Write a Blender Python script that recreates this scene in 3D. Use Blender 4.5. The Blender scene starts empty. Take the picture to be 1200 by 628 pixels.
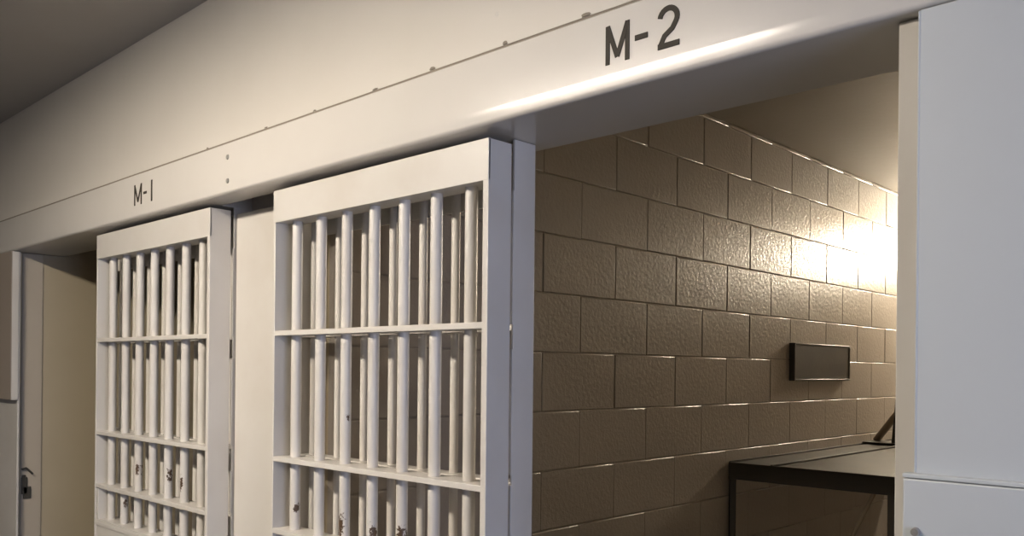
import bpy, bmesh, math, random
from mathutils import Vector, Matrix
random.seed(7)
EYE = 1.62                     # every height below is given relative to the eye, then lifted by EYE
SC = bpy.context.scene
COL = SC.collection
PI = math.pi

# ------------------------------------------------------------------ materials
def new_mat(name):
    m = bpy.data.materials.new(name); m.use_nodes = True
    nt = m.node_tree
    return m, nt, nt.nodes['Principled BSDF'], nt.links

def paint(name, col, rough=0.35, bump=0.15, scale=60.0, dirt=0.06, dirt_col=None, spec=0.5, chips=None, coat=0.0, dist=0.002):
    m, nt, b, lk = new_mat(name)
    N = nt.nodes.new
    geo = N('ShaderNodeNewGeometry')
    n1 = N('ShaderNodeTexNoise'); n1.inputs['Scale'].default_value = 5.0; n1.inputs['Detail'].default_value = 6
    lk.new(geo.outputs['Position'], n1.inputs['Vector'])
    ramp = N('ShaderNodeValToRGB')
    ramp.color_ramp.elements[0].position = 0.42; ramp.color_ramp.elements[0].color = (0, 0, 0, 1)
    ramp.color_ramp.elements[1].position = 0.75; ramp.color_ramp.elements[1].color = (1, 1, 1, 1)
    lk.new(n1.outputs['Fac'], ramp.inputs['Fac'])
    mul = N('ShaderNodeMath'); mul.operation = 'MULTIPLY'; mul.inputs[1].default_value = dirt
    lk.new(ramp.outputs['Color'], mul.inputs[0])
    mix = N('ShaderNodeMix'); mix.data_type = 'RGBA'
    mix.inputs['A'].default_value = (*col, 1)
    mix.inputs['B'].default_value = (*(dirt_col or (0.30, 0.24, 0.16)), 1)
    lk.new(mul.outputs[0], mix.inputs['Factor'])
    out = mix.outputs['Result']
    if chips:
        # flaked spots of bare rusty steel, each at its own place on the bars
        nz = N('ShaderNodeTexNoise'); nz.inputs['Scale'].default_value = 110; nz.inputs['Detail'].default_value = 5; nz.inputs['Roughness'].default_value = 0.7
        lk.new(geo.outputs['Position'], nz.inputs['Vector'])
        acc = None
        for (p, r) in chips:
            sub = N('ShaderNodeVectorMath'); sub.operation = 'SUBTRACT'; sub.inputs[1].default_value = p
            lk.new(geo.outputs['Position'], sub.inputs[0])
            dv = N('ShaderNodeVectorMath'); dv.operation = 'DIVIDE'; dv.inputs[1].default_value = r
            lk.new(sub.outputs[0], dv.inputs[0])
            ln = N('ShaderNodeVectorMath'); ln.operation = 'LENGTH'
            lk.new(dv.outputs[0], ln.inputs[0])
            if acc is None: acc = ln.outputs['Value']
            else:
                mn = N('ShaderNodeMath'); mn.operation = 'MINIMUM'
                lk.new(acc, mn.inputs[0]); lk.new(ln.outputs['Value'], mn.inputs[1]); acc = mn.outputs[0]
        ma = N('ShaderNodeMath'); ma.operation = 'MULTIPLY_ADD'; ma.inputs[1].default_value = 4.5; ma.inputs[2].default_value = -2.2
        lk.new(nz.outputs['Fac'], ma.inputs[0])
        ad = N('ShaderNodeMath'); ad.operation = 'ADD'; lk.new(acc, ad.inputs[0]); lk.new(ma.outputs[0], ad.inputs[1])
        lt = N('ShaderNodeMath'); lt.operation = 'LESS_THAN'; lt.inputs[1].default_value = 1.0
        lk.new(ad.outputs[0], lt.inputs[0])
        mx = N('ShaderNodeMix'); mx.data_type = 'RGBA'
        lk.new(lt.outputs[0], mx.inputs['Factor']); lk.new(out, mx.inputs['A'])
        mx.inputs['B'].default_value = (0.085, 0.052, 0.030, 1)
        out = mx.outputs['Result']
    lk.new(out, b.inputs['Base Color'])
    b.inputs['Roughness'].default_value = rough
    b.inputs['Specular IOR Level'].default_value = spec
    b.inputs['Coat Weight'].default_value = coat
    b.inputs['Coat Roughness'].default_value = 0.2
    n2 = N('ShaderNodeTexNoise'); n2.inputs['Scale'].default_value = scale; n2.inputs['Detail'].default_value = 4
    lk.new(geo.outputs['Position'], n2.inputs['Vector'])
    bp = N('ShaderNodeBump'); bp.inputs['Strength'].default_value = bump; bp.inputs['Distance'].default_value = dist
    lk.new(n2.outputs['Fac'], bp.inputs['Height']); lk.new(bp.outputs['Normal'], b.inputs['Normal'])
    return m

def emit(name, col, s):
    m, nt, b, lk = new_mat(name)
    b.inputs['Base Color'].default_value = (0.9, 0.9, 0.88, 1)
    b.inputs['Emission Color'].default_value = (*col, 1); b.inputs['Emission Strength'].default_value = s
    return m

CHIPS = [((-1.731, 1.225, -0.385 + EYE), (0.008, 0.02, 0.032)),
         ((-1.715, 1.225, -0.12 + EYE), (0.005, 0.02, 0.014)),
         ((-1.61, 1.225, -0.395 + EYE), (0.007, 0.02, 0.03)),
         ((-1.505, 1.22, -0.375 + EYE), (0.011, 0.02, 0.020)),
         ((-1.525, 1.22, -0.40 + EYE), (0.010, 0.02, 0.008)),
         ((-1.39, 1.225, -0.38 + EYE), (0.007, 0.02, 0.018)),
         ((-1.935, 1.225, -0.36 + EYE), (0.005, 0.02, 0.012)),
         ((-1.335, 1.30, -0.21 + EYE), (0.006, 0.02, 0.024)),
         ((-2.885, 1.225, -0.345 + EYE), (0.004, 0.02, 0.02)),
         ((-2.66, 1.225, -0.345 + EYE), (0.004, 0.02, 0.022)),
         ((-2.99, 1.225, -0.47 + EYE), (0.003, 0.02, 0.012)),
         ((-2.56, 1.225, -0.36 + EYE), (0.004, 0.02, 0.02))]
CREAM = (0.66, 0.635, 0.595)
M_header = paint('header_paint', CREAM, rough=0.18, coat=0.0, bump=0.04, scale=35, dirt=0.05)
M_gate = paint('gate_paint', CREAM, rough=0.33, bump=0.10, scale=45, dirt=0.16, dirt_col=(0.34, 0.25, 0.15))
M_bar = paint('bar_paint', CREAM, rough=0.36, bump=0.18, scale=70, dirt=0.22, dirt_col=(0.36, 0.26, 0.15), chips=CHIPS)
M_wall = paint('corridor_wall_paint', (0.61, 0.58, 0.53), rough=0.5, bump=0.12, scale=40, dirt=0.05)
M_panel = paint('panel_paint', (0.565, 0.60, 0.625), rough=0.4, bump=0.08, scale=30, dirt=0.05)
M_opp = paint('opposite_wall_paint', (0.13, 0.12, 0.11), rough=0.6, bump=0.1, scale=30, dirt=0.1)
M_shade = paint('lamp_shade_metal', (0.25, 0.25, 0.25), rough=0.5, bump=0.0)
M_ceil = paint('corridor_ceiling_paint', (0.40, 0.375, 0.34), rough=0.7, bump=0.1, scale=30, dirt=0.1)
M_floor = paint('floor_paint', (0.10, 0.10, 0.095), rough=0.4, bump=0.1, scale=30, dirt=0.2)
M_block = paint('block_paint', (0.385, 0.345, 0.30), rough=0.29, bump=0.5, scale=75, dirt=0.06, dirt_col=(0.2, 0.16, 0.11), spec=0.6, dist=0.004)
M_cellceil = paint('cell_ceiling_paint', (0.26, 0.22, 0.165), rough=0.4, bump=0.4, scale=25, dirt=0.15)
M_tan = paint('tan_wall_paint', (0.52, 0.45, 0.32), rough=0.45, bump=0.12, scale=40, dirt=0.1)
M_tan2 = paint('tan_jamb_paint', (0.52, 0.46, 0.37), rough=0.4, bump=0.1, dirt=0.1)
M_brown = paint('brown_cover_paint', (0.36, 0.31, 0.26), rough=0.45, bump=0.1, scale=40, dirt=0.1)
M_bunk = paint('bunk_paint', (0.060, 0.054, 0.046), rough=0.5, bump=0.15, scale=40, dirt=0.25, dirt_col=(0.13, 0.10, 0.07), spec=0.15)
M_brace = paint('brace_paint', (0.25, 0.20, 0.14), rough=0.4, bump=0.1)
M_dark = paint('dark_steel', (0.055, 0.052, 0.046), rough=0.35, bump=0.2, scale=50, dirt=0.1)
M_ink = paint('letter_paint', (0.040, 0.034, 0.026), rough=0.6, bump=0.05, dirt=0.0, spec=0.2)
M_screw = paint('screw_steel', (0.26, 0.25, 0.23), rough=0.35, bump=0.05)
M_void = paint('dark_gap', (0.03, 0.028, 0.025), rough=0.8, bump=0.0)
M_chipfill = paint('bare_plaster', (0.22, 0.19, 0.15), rough=0.8, bump=0.3)

# ------------------------------------------------------------------ mesh helpers
def box(bm, x0, x1, y0, y1, z0, z1, bev=0.0, seg=2):
    g = bmesh.ops.create_cube(bm, size=1.0)
    for v in g['verts']:
        v.co = Vector(((x0 + x1) / 2 + v.co.x * (x1 - x0), (y0 + y1) / 2 + v.co.y * (y1 - y0), (z0 + z1) / 2 + v.co.z * (z1 - z0) + EYE))
    if bev:
        es = {e for v in g['verts'] for e in v.link_edges}
        bmesh.ops.bevel(bm, geom=list(es), offset=bev, segments=seg, affect='EDGES', profile=0.5)

def tube(bm, p, q, r, n=20, r2=None):
    p = Vector(p) + Vector((0, 0, EYE)); q = Vector(q) + Vector((0, 0, EYE))
    d = q - p
    rot = d.to_track_quat('Z', 'Y').to_matrix().to_4x4()
    bmesh.ops.create_cone(bm, cap_ends=True, segments=n, radius1=r, radius2=r if r2 is None else r2, depth=d.length,
                          matrix=Matrix.Translation((p + q) / 2) @ rot)

def profile_x(bm, pts, x0, x1):
    """closed (y, z) outline swept along x"""
    a = [bm.verts.new((x0, y, z + EYE)) for y, z in pts]
    b = [bm.verts.new((x1, y, z + EYE)) for y, z in pts]
    n = len(pts)
    for i in range(n):
        j = (i + 1) % n
        bm.faces.new((a[i], a[j], b[j], b[i]))
    bm.faces.new(a[::-1]); bm.faces.new(b)

def link(name, bm, mat, parent=None, smooth=False, hard=True):
    bmesh.ops.recalc_face_normals(bm, faces=bm.faces[:])
    me = bpy.data.meshes.new(name); bm.to_mesh(me); bm.free()
    mats = mat if isinstance(mat, (list, tuple)) else [mat]
    for mm in mats: me.materials.append(mm)
    if smooth:
        me.set_sharp_from_angle(angle=math.radians(50))
        for p in me.polygons:
            n = [abs(c) for c in p.normal]
            p.use_smooth = not (hard and max(n) > 0.9999)
    o = bpy.data.objects.new(name, me); COL.objects.link(o)
    if parent is not None:
        root = parent
        off = Vector((0, 0, 0))
        while root is not None: off += root.location; root = root.parent
        me.transform(Matrix.Translation(-off))
        o.parent = parent
    return o

def boxes(name, mat, lst, parent=None, bev=0.0, **k):
    bm = bmesh.new()
    for b in lst: box(bm, *b, bev=bev)
    return link(name, bm, mat, parent, smooth=bev > 0)

def thing(name, loc, label, cat, group=None):
    o = bpy.data.objects.new(name, None); COL.objects.link(o)
    o.empty_display_size = 0.1
    o.location = (loc[0], loc[1], loc[2] + EYE)
    o['label'] = label; o['category'] = cat; o['kind'] = 'thing'
    if group: o['group'] = group
    return o

def tag(o, label, cat, group=None, kind='thing'):
    o['label'] = label; o['category'] = cat; o['kind'] = kind
    if group: o['group'] = group
    return o

def structure(name, bm_or_list, mat, label, cat, bev=0.0):
    if isinstance(bm_or_list, list): o = boxes(name, mat, bm_or_list, bev=bev)
    else: o = link(name, bm_or_list, mat)
    return tag(o, label, cat, kind='structure')

FLOOR = -EYE
HB = 0.467            # underside of the header
WX = -1.965           # block wall of the open cell

# ------------------------------------------------------------------ the setting
structure('floor', [(-9.0, 1.9, -2.9, 6.7, FLOOR - 0.1, FLOOR)], M_floor, 'dark floor running under the corridor and cells', 'floor')
structure('ceiling', [(-9.0, 1.9, -2.9, 1.17, 1.025, 1.15)], M_ceil, 'dim brown-grey ceiling along the corridor, upper left', 'ceiling')
wall_above = structure('wall_front', [(-9.0, 1.9, 1.165, 1.38, 0.6075, 1.16)], M_wall, 'smooth cream corridor wall above the steel header', 'wall')
structure('wall_opposite', [(-9.0, 1.9, -2.9, -2.8, FLOOR, 1.025)], M_opp, 'corridor wall facing the cells', 'wall')
structure('wall_far', [(-9.1, -9.0, -2.9, 1.38, FLOOR, 1.15)], M_wall, 'far end wall of the corridor', 'wall')
structure('ceiling', [(-4.3, 0.25, 1.38, 6.7, 1.094, 1.2)], M_cellceil, 'brown painted ceiling inside the open cell', 'ceiling')

# block walls: each course of blocks is real relief with painted-over joints between
H = 0.2032; Z0 = 0.4646; Y0 = 2.2027
def block_wall(name, x, sx, ystart, yend, label, mat=M_block, thick=0.06):
    """blocks in the y-z plane, their faces at x looking along sx"""
    bm = bmesh.new()
    rnd = random.Random(5)
    g = 0.0018; bev = 0.0040
    k = -11
    while True:
        zb = Z0 + k * H; zt = zb + H
        if zb > 1.09: break
        zb2 = max(zb, FLOOR); zt2 = min(zt, 1.094)
        # joints of odd index sit in the course above Z0, even ones in the course below
        par = 0 if (k % 2) else 1
        j = -60
        y = Y0 + (par - 40) * H
        while y < yend:
            a = max(y, ystart); b = min(y + 2 * H, yend)
            if b - a > 0.02:
                dx = rnd.uniform(-0.0007, 0.0007)
                x1 = x + sx * dx; x0 = x - sx * 0.05
                gz0 = g * rnd.uniform(0.6, 1.3); gy = g * rnd.uniform(-0.3, 1.5) if zb > -0.2 else g * rnd.uniform(-0.8, 0.3)
                box(bm, min(x0, x1), max(x0, x1), a + gy, b - gy, zb2 + gz0, zt2 - g * 0.6, bev=bev * rnd.uniform(0.7, 1.1))
            y += 2 * H
        k += 1
    # mortar bed, nearly flush
    box(bm, min(x - sx * 0.0045, x - sx * thick), max(x - sx * 0.0045, x - sx * thick), ystart, yend, FLOOR, 1.094)
    o = link(name, bm, mat, smooth=True)
    return tag(o, label, 'wall', kind='structure')
block_wall('wall_left', WX, 1, 1.385, 6.4, 'glossy taupe painted block wall inside the open cell')
structure('wall_partition', [(-2.2, WX - 0.06, 1.385, 6.4, FLOOR, 1.094)], M_tan, 'wall core between the two cells', 'wall')
structure('wall_back', [(-4.3, 0.25, 6.4, 6.5, FLOOR, 1.094)], M_block, 'taupe back wall of the cells', 'wall')
structure('wall_right', [(0.1, 0.25, 1.385, 6.4, FLOOR, 1.094)], M_block, 'taupe right wall of the open cell', 'wall')
structure('wall_left', [(-4.3, -4.006, 1.385, 6.4, FLOOR, 1.094)], M_tan, 'smooth tan side wall inside the far cell, left of the far gate', 'wall')

# corridor end, unseen right of the camera; its window is added for cool light
structure('wall_right', [(1.8, 1.9, -2.9, 1.17, FLOOR, -0.65), (1.8, 1.9, -2.9, 1.17, 0.60, 1.15),
                 (1.8, 1.9, -2.9, -0.45, -0.65, 0.60), (1.8, 1.9, 0.85, 1.17, -0.65, 0.60)], M_wall, 'corridor end wall with an added window opening', 'wall')
bm = bmesh.new()
for b in [(1.78, 1.88, -0.45, 0.85, -0.65, -0.60), (1.78, 1.88, -0.45, 0.85, 0.55, 0.60), (1.78, 1.88, -0.45, -0.40, -0.60, 0.55),
          (1.78, 1.88, 0.80, 0.85, -0.60, 0.55), (1.80, 1.86, 0.18, 0.22, -0.60, 0.55)]: box(bm, *b)
structure('added_window_1', bm, M_wall, 'unseen window frame added at the corridor end around the cool light', 'window')

# ------------------------------------------------------------------ steel header
hd = thing('steel_header', (-2.5, 1.27, HB), 'long cream steel header beam above the cell doorways, stencilled M-1 and M-2', 'beam')
bm = bmesh.new()
arc = [(1.16, 0.494), (1.1601, 0.4905), (1.1603, 0.487), (1.1605, 0.484), (1.16075, 0.481), (1.1610, 0.478), (1.1613, 0.475)]
arc += [(1.1613 + 0.009 - 0.009 * math.cos(a), HB + 0.008 - 0.008 * math.sin(a)) for a in [PI / 2 * i / 12 for i in range(1, 13)]]
pts = [(1.16 + 0.003, 0.602), (1.16, 0.599)] + arc + [(1.243, HB), (1.243, 0.602)]
profile_x(bm, pts, -8.9, 3.4)
# rear leg of the header, left open above the pier where the track shows
box(bm, -8.9, -2.365, 1.2425, 1.38, HB, 0.602)
box(bm, -2.07, 1.79, 1.2425, 1.38, HB, 0.602)
box(bm, -2.4, -2.05, 1.34, 1.38, 0.44, 0.602)
shell = link('shell', bm, M_header, hd, smooth=True)
boxes('seam', M_chipfill, [(-8.9, 1.79, 1.1648, 1.37, 0.6015, 0.6070)], hd)

def strokes(segs, w, y, d0):
    """letters as thick strokes standing proud of the steel by d0; segs are (x, z) polylines"""
    bm = bmesh.new()
    for si, pl in enumerate(segs):
        n = len(pl); d = d0 + si * 0.00012
        L = []; R = []
        for i, (x, z) in enumerate(pl):
            p = Vector((x, z))
            if i == 0: t = (Vector(pl[1]) - p).normalized()
            elif i == n - 1: t = (p - Vector(pl[-2])).normalized()
            else: t = ((Vector(pl[i + 1]) - p).normalized() + (p - Vector(pl[i - 1])).normalized()).normalized()
            nn = Vector((-t.y, t.x)) * (w / 2)
            L.append(p + nn); R.append(p - nn)
        rows = []
        for a, b in zip(L, R):
            rows.append([bm.verts.new((a.x, y, a.y + EYE)), bm.verts.new((b.x, y, b.y + EYE)),
                         bm.verts.new((b.x, y - d, b.y + EYE)), bm.verts.new((a.x, y - d, a.y + EYE))])
        for u, v in zip(rows, rows[1:]):
            for i in range(4):
                bm.faces.new((u[i], u[(i + 1) % 4], v[(i + 1) % 4], v[i]))
        bm.faces.new(rows[0][::-1]); bm.faces.new(rows[-1])
    return bm
def letter_M(x0, x1, z0, z1, w):
    h = w / 2
    return [[(x0 + h, z0), (x0 + h, z1)], [(x1 - h, z0), (x1 - h, z1)],
            [(x0 + h * 0.9, z1 - 0.001), ((x0 + x1) / 2, z0 + 0.010)], [(x1 - h * 0.9, z1 - 0.001), ((x0 + x1) / 2, z0 + 0.010)]]
def letter_2(x0, x1, z0, z1, w):
    h = w / 2; cx = (x0 + x1) / 2; rx = (x1 - x0) / 2 - h; rz = 0.0155
    cz = z1 - h - rz
    p = [(cx + rx * math.cos(a), cz + rz * math.sin(a)) for a in [math.radians(172 - 202 * i / 14) for i in range(15)]]
    p += [(cx + rx * 0.45, cz - 0.018), (cx - rx * 0.45, z0 + 0.020), (x0 + h + 0.0005, z0 + h)]
    return [p, [(x0 + 0.001, z0 + h), (x1, z0 + h)]]
W2 = 0.0088
segs = letter_M(-0.899, -0.850, 0.510, 0.575, W2) + [[(-0.839, 0.541), (-0.814, 0.541)]] + letter_2(-0.795, -0.754, 0.510, 0.577, W2)
t2 = link('lettering', strokes(segs, W2, 1.1602, 0.0010), M_ink, hd); t2['label'] = 'dark stencilled M-2 beside the bright lower edge'
W1 = 0.0078
segs = letter_M(-2.772, -2.716, 0.504, 0.569, W1) + [[(-2.704, 0.536), (-2.681, 0.536)]] + [[(-2.645, 0.504), (-2.645, 0.569)]]
t1 = link('lettering', strokes(segs, W1, 1.1602, 0.0010), M_ink, hd); t1['label'] = 'dark stencilled M-1 over the far gate'
for (x, z) in ((-2.177, 0.563), (-2.176, 0.499)):
    bm = bmesh.new(); tube(bm, (x, 1.1605, z), (x, 1.1575, z), 0.0075, 14, 0.006)
    s = link('screw', bm, M_screw, hd, smooth=True)
def chip(x, y, z, w, h, mat, parent, name):
    bm = bmesh.new()
    bmesh.ops.create_icosphere(bm, subdivisions=2, radius=1.0)
    rn = random.Random(int(abs(x) * 1000))
    for v in bm.verts:
        k = 1 + rn.uniform(-0.28, 0.28)
        v.co = Vector((x + v.co.x * w * k, y + v.co.y * 0.0012, max(z + v.co.z * h * k, 0.6077) + EYE))
    o = link(name, bm, mat, parent, smooth=True); return o
for (x, w, h) in ((-1.99, 0.008, 0.002), (-1.77, 0.007, 0.0022), (-1.537, 0.009, 0.003), (-1.346, 0.009, 0.0045), (-1.14, 0.006, 0.0045), (-0.946, 0.010, 0.0045), (-2.3, 0.006, 0.002)):
    c = chip(x, 1.1642, 0.6080 + h * 0.3, w, h, M_chipfill, wall_above, 'paint_chip')
wc = chip(-1.163, 1.1648, 0.671, 0.004, 0.0045, M_header, wall_above, 'paint_chip'); wc['label'] = 'small glossy paint blob on the wall above the seam'

# ------------------------------------------------------------------ barred sliding gates
GY0, GY1 = 1.200, 1.266
def gate(x0, x1, bars, label, food_slot):
    t = thing('sliding_gate', ((x0 + x1) / 2, 1.233, -1.58), label, 'gate', 'sliding barred gates under the header')
    boxes('head_plate', M_gate, [(x0, x1, GY0, GY0 + 0.006, 0.372, 0.455), (x0 + 0.001, x1 - 0.001, GY0 + 0.005, GY1 - 0.001, 0.449, 0.4545), (x0 + 0.001, x1 - 0.001, GY0 + 0.005, GY1 - 0.001, 0.373, 0.379)], t, bev=0.0012)
    boxes('stile', M_gate, [(x0, x0 + 0.010, GY0 + 0.0005, GY1, -1.58, 0.4545)], t, bev=0.0012)
    boxes('stile', M_gate, [(x1 - 0.016, x1, GY0 + 0.0005, GY1, -1.58, 0.4545)], t, bev=0.0015)
    for z in (0.086, -0.238, -0.424) + ((-0.555,) if food_slot else (-0.60,)) + (-0.95, -1.27):
        boxes('crossbar', M_gate, [(x0 + 0.009, x1 - 0.014, GY0 + 0.001, GY1 - 0.001, z - 0.0065, z + 0.0065)], t, bev=0.0012)
    boxes('kick_plate', M_gate, [(x0 + 0.009, x1 - 0.014, GY0 + 0.002, GY0 + 0.008, -1.58, -1.40)], t)
    for x in bars:
        bm = bmesh.new()
        bot = -1.41
        if food_slot: 
            bm2 = bmesh.new(); tube(bm2, (x, 1.234, -0.55), (x, 1.234, 0.375), 0.0132, 24)
            link('bar', bm2, M_bar, t, smooth=True, hard=False)
            bm.free()
        else:
            tube(bm, (x, 1.234, bot), (x, 1.234, 0.375), 0.0132, 24)
            link('bar', bm, M_bar, t, smooth=True, hard=False)
    if food_slot:
        boxes('slot_shelf', M_gate, [(x0 + 0.009, x1 - 0.014, GY0 + 0.002, GY1 + 0.004, -0.552, -0.540)], t, bev=0.001)
        boxes('slot_frame', M_gate, [(x0 + 0.022, x0 + 0.030, GY0 + 0.002, GY1 - 0.004, -0.54, -0.431)], t, bev=0.001)
        boxes('lower_plate', M_gate, [(x0 + 0.009, x1 - 0.014, GY0 + 0.004, GY0 + 0.009, -0.95, -0.552)], t)
    return t
gate(-2.010, -1.217, [-1.948, -1.840, -1.732, -1.624, -1.516, -1.408, -1.300],
     'nearer sliding barred gate, cream, standing under the header left of the open doorway', False)
gate(-3.178, -2.352, [-3.114, -3.004, -2.894, -2.784, -2.674, -2.564, -2.454],
     'farther sliding barred gate, cream, hanging below the M-1 stencil', True)

# fixed grilles behind the gates
def grille(x0, x1, bars, label, notch):
    t = thing('fixed_grille', ((x0 + x1) / 2, 1.306, FLOOR), label, 'grille', 'fixed grilles behind the gates')
    zs = ((0.452, 0.462), (0.079, 0.091), (-0.245, -0.233), (-0.61, -0.598), (-1.28, -1.268))
    for (a, b) in zs:
        boxes('crossbar', M_gate, [(x0 + 0.007, x1 - 0.007, 1.290, 1.336, a, b)], t, bev=0.001)
    boxes('head_plate', M_gate, [(x0 + 0.007, x1 - 0.007, 1.331, 1.336, 0.352, 0.452)], t, bev=0.001)
    boxes('post', M_gate, [(x1 - 0.006, x1, 1.276, 1.338, FLOOR, HB - 0.001), (x1 - 0.040, x1 - 0.005, 1.332, 1.338, FLOOR, HB - 0.001)], t, bev=0.001)
    for (a, b) in notch:
        st = boxes('wear_strip', M_gate, [(x1 - 0.006, x1 + 0.001, 1.2725, 1.2775, a, b)], t, bev=0.001)
    boxes('post', M_gate, [(x0, x0 + 0.006, 1.276, 1.338, FLOOR, HB - 0.001)], t, bev=0.001)
    for x in bars:
        bm = bmesh.new(); tube(bm, (x, 1.314, FLOOR), (x, 1.314, 0.455), 0.0098, 20)
        link('bar', bm, M_bar, t, smooth=True, hard=False)
    return t
grille(-2.035, -1.218, [-1.990, -1.878, -1.767, -1.656, -1.545, -1.434, -1.323], 'fixed bar grille standing behind the nearer gate', ((0.09, 0.362), (-0.215, 0.04), (-1.5, -0.235)))
grille(-3.355, -2.353, [-3.235, -3.12, -3.003, -2.886, -2.770, -2.652, -2.537, -2.425], 'fixed bar grille standing behind the farther gate', ((0.086, 0.345), (-0.232, 0.022), (-0.43, -0.307)))

# pier plate between the two gates
pp = thing('pier_plate', (-2.18, 1.31, FLOOR), 'cream steel plate covering the pier between the two barred gates', 'panel')
boxes('plate', M_gate, [(-2.345, -2.038, 1.280, 1.286, FLOOR, 0.444)], pp, bev=0.001)
boxes('return_flange', M_gate, [(-2.345, -2.339, 1.285, 1.335, FLOOR, 0.444)], pp)
structure('wall_pier', [(-2.335, -2.04, 1.34, 1.386, FLOOR, 0.44)], M_tan, 'wall core behind the pier plate', 'wall')

# right-hand wall panel
rp = thing('steel_cladding', (0.8, 1.17, FLOOR), 'large blue-white steel panel right of the open doorway', 'panel')
boxes('upper_sheet', M_panel, [(-0.394, 1.79, 1.160, 1.166, -0.129, HB - 0.003)], rp, bev=0.0012)
boxes('lower_sheet', M_panel, [(-0.407, 1.79, 1.150, 1.160, FLOOR, -0.134)], rp, bev=0.0025)
boxes('ledge', M_panel, [(-0.407, 1.79, 1.149, 1.166, -0.1335, -0.1275)], rp, bev=0.0012)
boxes('edge_bead', M_panel, [(-0.3965, -0.3935, 1.1594, 1.168, -0.127, HB - 0.004)], rp, bev=0.0012)
boxes('backing', M_panel, [(-0.392, 1.79, 1.166, 1.186, FLOOR, HB - 0.004)], rp)
bm = bmesh.new(); tube(bm, (-0.390, 1.1505, -0.201), (-0.390, 1.1445, -0.201), 0.0062, 16, 0.0048)
tube(bm, (-0.390, 1.1448, -0.201), (-0.390, 1.1438, -0.201), 0.0022, 10)
link('screw', bm, M_screw, rp, smooth=True)
# jamb strip of the open doorway
js = thing('door_jamb', (-0.41, 1.19, FLOOR), 'narrow cream steel jamb on the right side of the open doorway', 'jamb')
boxes('strip', M_gate, [(-0.4305, -0.393, 1.187, 1.195, FLOOR, HB - 0.002)], js, bev=0.002)
boxes('return_flange', M_gate, [(-0.4305, -0.4245, 1.194, 1.27, FLOOR, HB - 0.002)], js, bev=0.001)
structure('wall_front', [(-0.39, 0.25, 1.20, 1.386, FLOOR, HB - 0.003)], M_tan, 'wall behind the right-hand steel panel', 'wall')

# left-hand panel and jamb of the far doorway
lp = thing('steel_cladding', (-5.5, 1.17, FLOOR), 'cream steel panel at the far left with a brown upper cover', 'panel')
boxes('sheet', M_gate, [(-8.9, -3.962, 1.186, 1.194, FLOOR, HB - 0.003)], lp, bev=0.001)
boxes('cover_box', M_gate, [(-8.9, -3.956, 1.1615, 1.1865, -0.148, HB - 0.003)], lp, bev=0.001)
boxes('upper_cover', M_brown, [(-8.9, -3.957, 1.158, 1.1612, -0.147, HB - 0.003)], lp, bev=0.0005)['label'] = 'brown cover plate'
lj = thing('door_jamb', (-4.0, 1.25, FLOOR), 'cream steel jamb on the left side of the far doorway', 'jamb')
boxes('strip', M_tan2, [(-4.006, -4.000, 1.212, 1.292, FLOOR, HB - 0.002)], lj, bev=0.001)
boxes('backing', M_tan, [(-4.30, -4.006, 1.196, 1.385, FLOOR, HB - 0.002)], lj)
# worn latch on that jamb
lt = thing('door_latch', (-4.0, 1.24, -0.50), 'small dark worn latch on the jamb of the far doorway', 'latch')
bm = bmesh.new()
for (y0_, y1_, z0_, z1_) in ((1.214, 1.238, -0.545, -0.475), (1.222, 1.252, -0.565, -0.515), (1.216, 1.231, -0.480, -0.465)):
    box(bm, -4.0005, -3.994, y0_, y1_, z0_, z1_, bev=0.002)
link('keeper', bm, M_dark, lt, smooth=True)
bm = bmesh.new()
tube(bm, (-3.990, 1.216, -0.440), (-3.990, 1.232, -0.436), 0.0045, 10)
tube(bm, (-3.990, 1.231, -0.436), (-3.990, 1.256, -0.462), 0.0045, 10)
tube(bm, (-4.000, 1.218, -0.440), (-3.988, 1.218, -0.440), 0.0045, 10)
link('hook', bm, M_dark, lt, smooth=True)

# ------------------------------------------------------------------ inside the open cell
bk = thing('steel_bunk', (-1.6, 4.4, FLOOR), 'dark steel bunk fixed along the block wall of the open cell', 'bunk')
bx0, bx1, by0, by1, bz = WX + 0.004, -1.243, 3.44, 5.44, -0.400
bm = bmesh.new()
box(bm, bx0 + 0.03, bx1 - 0.004, by0 + 0.004, by1, bz - 0.012, bz - 0.006, bev=0.001)
link('deck', bm, M_bunk, bk, smooth=True)
bm = bmesh.new()
box(bm, bx0, bx1, by0, by0 + 0.006, bz - 0.075, bz - 0.001, bev=0.0015)
box(bm, bx1 - 0.006, bx1, by0, by1, bz - 0.075, bz - 0.001, bev=0.0015)
box(bm, bx0, bx1, by1 - 0.006, by1, bz - 0.075, bz - 0.001, bev=0.0015)
link('apron', bm, M_bunk, bk, smooth=True)
boxes('wall_flange', M_bunk, [(bx0, bx0 + 0.006, by0 + 0.004, by1, bz - 0.05, bz + 0.003)], bk, bev=0.002)
boxes('rib', M_bunk, [(bx0 + 0.195, bx0 + 0.207, by0 + 0.006, by1 - 0.1, bz - 0.007, bz + 0.003)], bk, bev=0.003)
boxes('inner_panel', M_bunk, [(bx0 + 0.02, bx0 + 0.195, by0 + 0.006, by1 - 0.01, bz - 0.010, bz - 0.002)], bk, bev=0.001)
for (x, y) in ((bx0, by0), (bx1 - 0.05, by0), (bx0, by1 - 0.05), (bx1 - 0.05, by1 - 0.05)):
    s = 1 if x < -1.6 else -1
    xe = x if s == 1 else x + 0.05
    boxes('leg', M_bunk, [(min(xe, xe + s * 0.032), max(xe, xe + s * 0.032), y + 0.006, y + 0.012, FLOOR, bz - 0.06), (min(xe, xe + s * 0.006), max(xe, xe + s * 0.006), y + 0.006, y + 0.045, FLOOR, bz - 0.06)], bk, bev=0.001)
bm = bmesh.new(); tube(bm, (-1.326, 3.47, -0.455), (-1.50, 3.47, -0.83), 0.009, 12)
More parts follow.
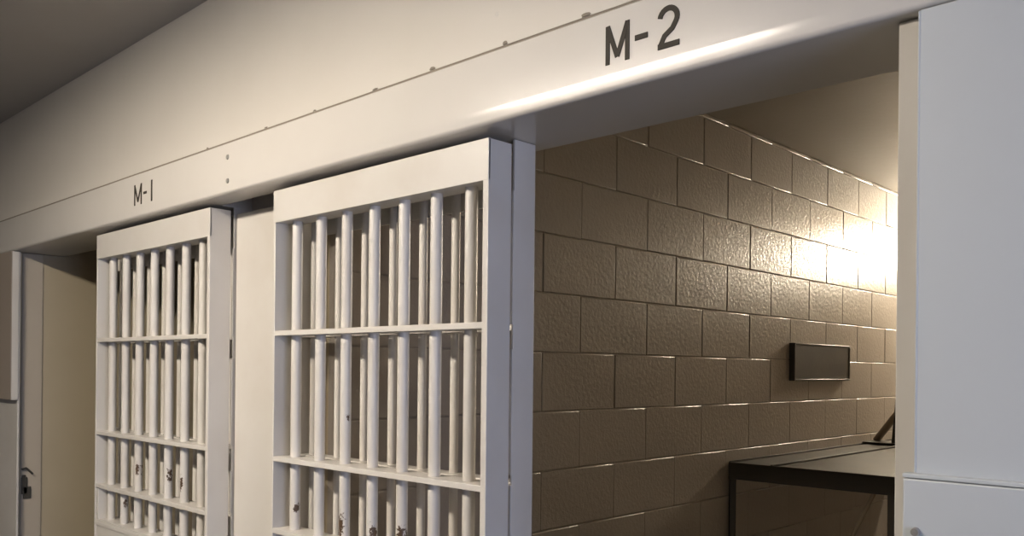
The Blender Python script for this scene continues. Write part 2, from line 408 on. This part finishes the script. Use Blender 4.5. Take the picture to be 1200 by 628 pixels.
link('brace', bm, M_brace, bk, smooth=True)['label'] = 'light diagonal brace rod under the bunk'
boxes('bounce_block_deck', M_bunk, [(bx0 + 0.01, bx1 - 0.004, by0 + 0.014, by1, -1.17, -1.15), (bx0 + 0.01, bx1 - 0.004, by0 + 0.002, by0 + 0.014, -1.21, -1.15)], bk)  # unseen deck, added to block light bouncing off the floor under the bunk
us = thing('steel_bracket', (-1.85, 4.98, bz), 'dark diagonal steel bracket standing on the far part of the bunk', 'bracket')
bm = bmesh.new()
tube(bm, (-1.935, 5.05, bz + 0.012), (-1.735, 5.00, bz + 0.26), 0.02, 10)
link('strut', bm, M_brace, us, smooth=True)
bm = bmesh.new()
tube(bm, (-1.795, 4.93, bz + 0.006), (-1.775, 4.93, bz + 0.25), 0.011, 10)
box(bm, -1.955, -1.76, 4.90, 5.08, bz + 0.0045, bz + 0.012, bev=0.002)
link('foot_plate', bm, M_bunk, us, smooth=True)

wb = thing('wall_box', (WX, 4.35, 0.05), 'dark rectangular metal box mounted on the block wall above the bunk', 'box')
bm = bmesh.new()
box(bm, WX - 0.004, WX + 0.026, 4.03, 4.67, -0.037, 0.135, bev=0.002)
link('plate', bm, M_dark, wb, smooth=True)
bm = bmesh.new()
for b in ((4.02, 4.68, 0.134, 0.142), (4.02, 4.68, -0.044, -0.036), (4.02, 4.032, -0.037, 0.135), (4.668, 4.68, -0.037, 0.135)):
    box(bm, WX - 0.004, WX + 0.030, *b, bev=0.002)
link('frame', bm, M_dark, wb, smooth=True)

def lamp(name, loc, normal_axis, label, mat_em, w, h):
    t = thing(name, loc, label, 'lamp')
    x, y, z = loc
    if normal_axis == 'z':
        boxes('base', M_wall, [(x - w / 2 - 0.02, x + w / 2 + 0.02, y - h / 2 - 0.02, y + h / 2 + 0.02, z - 0.02, z)], t, bev=0.004)
        boxes('diffuser', mat_em, [(x - w / 2, x + w / 2, y - h / 2, y + h / 2, z - 0.085, z - 0.018)], t, bev=0.015)
        a = w / 2 + 0.12; c = h / 2 + 0.16
        boxes('shade', M_shade, [(x - a, x + a, y - c, y + c, z - 0.024, z - 0.020), (x - a, x + a, y - c, y - c + 0.004, z - 0.066, z - 0.020), (x - a, x + a, y + c - 0.004, y + c, z - 0.066, z - 0.020),
              (x - a, x - a + 0.004, y - c, y + c, z - 0.066, z - 0.020), (x + a - 0.004, x + a, y - c, y + c, z - 0.066, z - 0.020)], t)
    else:
        boxes('base', M_wall, [(x - w / 2 - 0.02, x + w / 2 + 0.02, y - 0.02, y, z - h / 2 - 0.02, z + h / 2 + 0.02)], t, bev=0.004)
        boxes('diffuser', mat_em, [(x - w / 2, x + w / 2, y - 0.12, y - 0.018, z - h / 2, z + h / 2)], t, bev=0.02)
    return t
E_cor = emit('corridor_lamp_glass', (1.0, 0.885, 0.745), 114)
E_cell = emit('cell_lamp_glass', (1.0, 0.86, 0.66), 300)
lamp('ceiling_lamp', (-1.98, -0.38, 1.025), 'z', 'long tube ceiling lamp lighting the corridor', E_cor, 1.15, 0.13)
lamp('wall_lamp', (-1.62, 6.4, 0.86), 'y', 'glass lamp on the back wall of the open cell', E_cell, 0.30, 0.14)

# cool side light, set in the added, unseen corridor window
a = bpy.data.lights.new('cool_side_light', 'AREA'); a.shape = 'RECTANGLE'; a.size = 1.1; a.size_y = 1.2
a.energy = 38; a.color = (0.62, 0.70, 1.0)
ao = bpy.data.objects.new('cool_side_light', a); COL.objects.link(ao)
ao.location = (1.87, 0.2, -0.02 + EYE); ao.rotation_euler = (0, math.radians(90), 0)

w = bpy.data.worlds.new('world'); SC.world = w; w.use_nodes = True
w.node_tree.nodes['Background'].inputs[0].default_value = (0.6, 0.75, 1.0, 1)
w.node_tree.nodes['Background'].inputs[1].default_value = 0.6

# ------------------------------------------------------------------ camera
f, yaw, pit, rol, ppx, ppy = 1019.1, 0.7631, 0.0004, 0.0100, 600.0, 431.9
cam = bpy.data.cameras.new('camera'); co = bpy.data.objects.new('camera', cam); COL.objects.link(co)
cam.sensor_fit = 'HORIZONTAL'; cam.sensor_width = 36.0; cam.lens = f / 1200 * 36.0
cam.shift_x = -(ppx - 600) / 1200; cam.shift_y = (ppy - 314) / 1200
F = Vector((-math.sin(yaw) * math.cos(pit), math.cos(yaw) * math.cos(pit), math.sin(pit)))
R = Vector((math.cos(yaw), math.sin(yaw), 0)); U = R.cross(F)
R2 = R * math.cos(rol) + U * math.sin(rol); U2 = -R * math.sin(rol) + U * math.cos(rol)
co.matrix_world = Matrix(((R2.x, U2.x, -F.x, 0), (R2.y, U2.y, -F.y, 0), (R2.z, U2.z, -F.z, EYE), (0, 0, 0, 1)))
cam.clip_start = 0.02
SC.camera = co
vs = SC.view_settings
vs.view_transform = 'Standard'; vs.look = 'None'; vs.gamma = 1.0; vs.exposure = 0.0; vs.use_curve_mapping = False
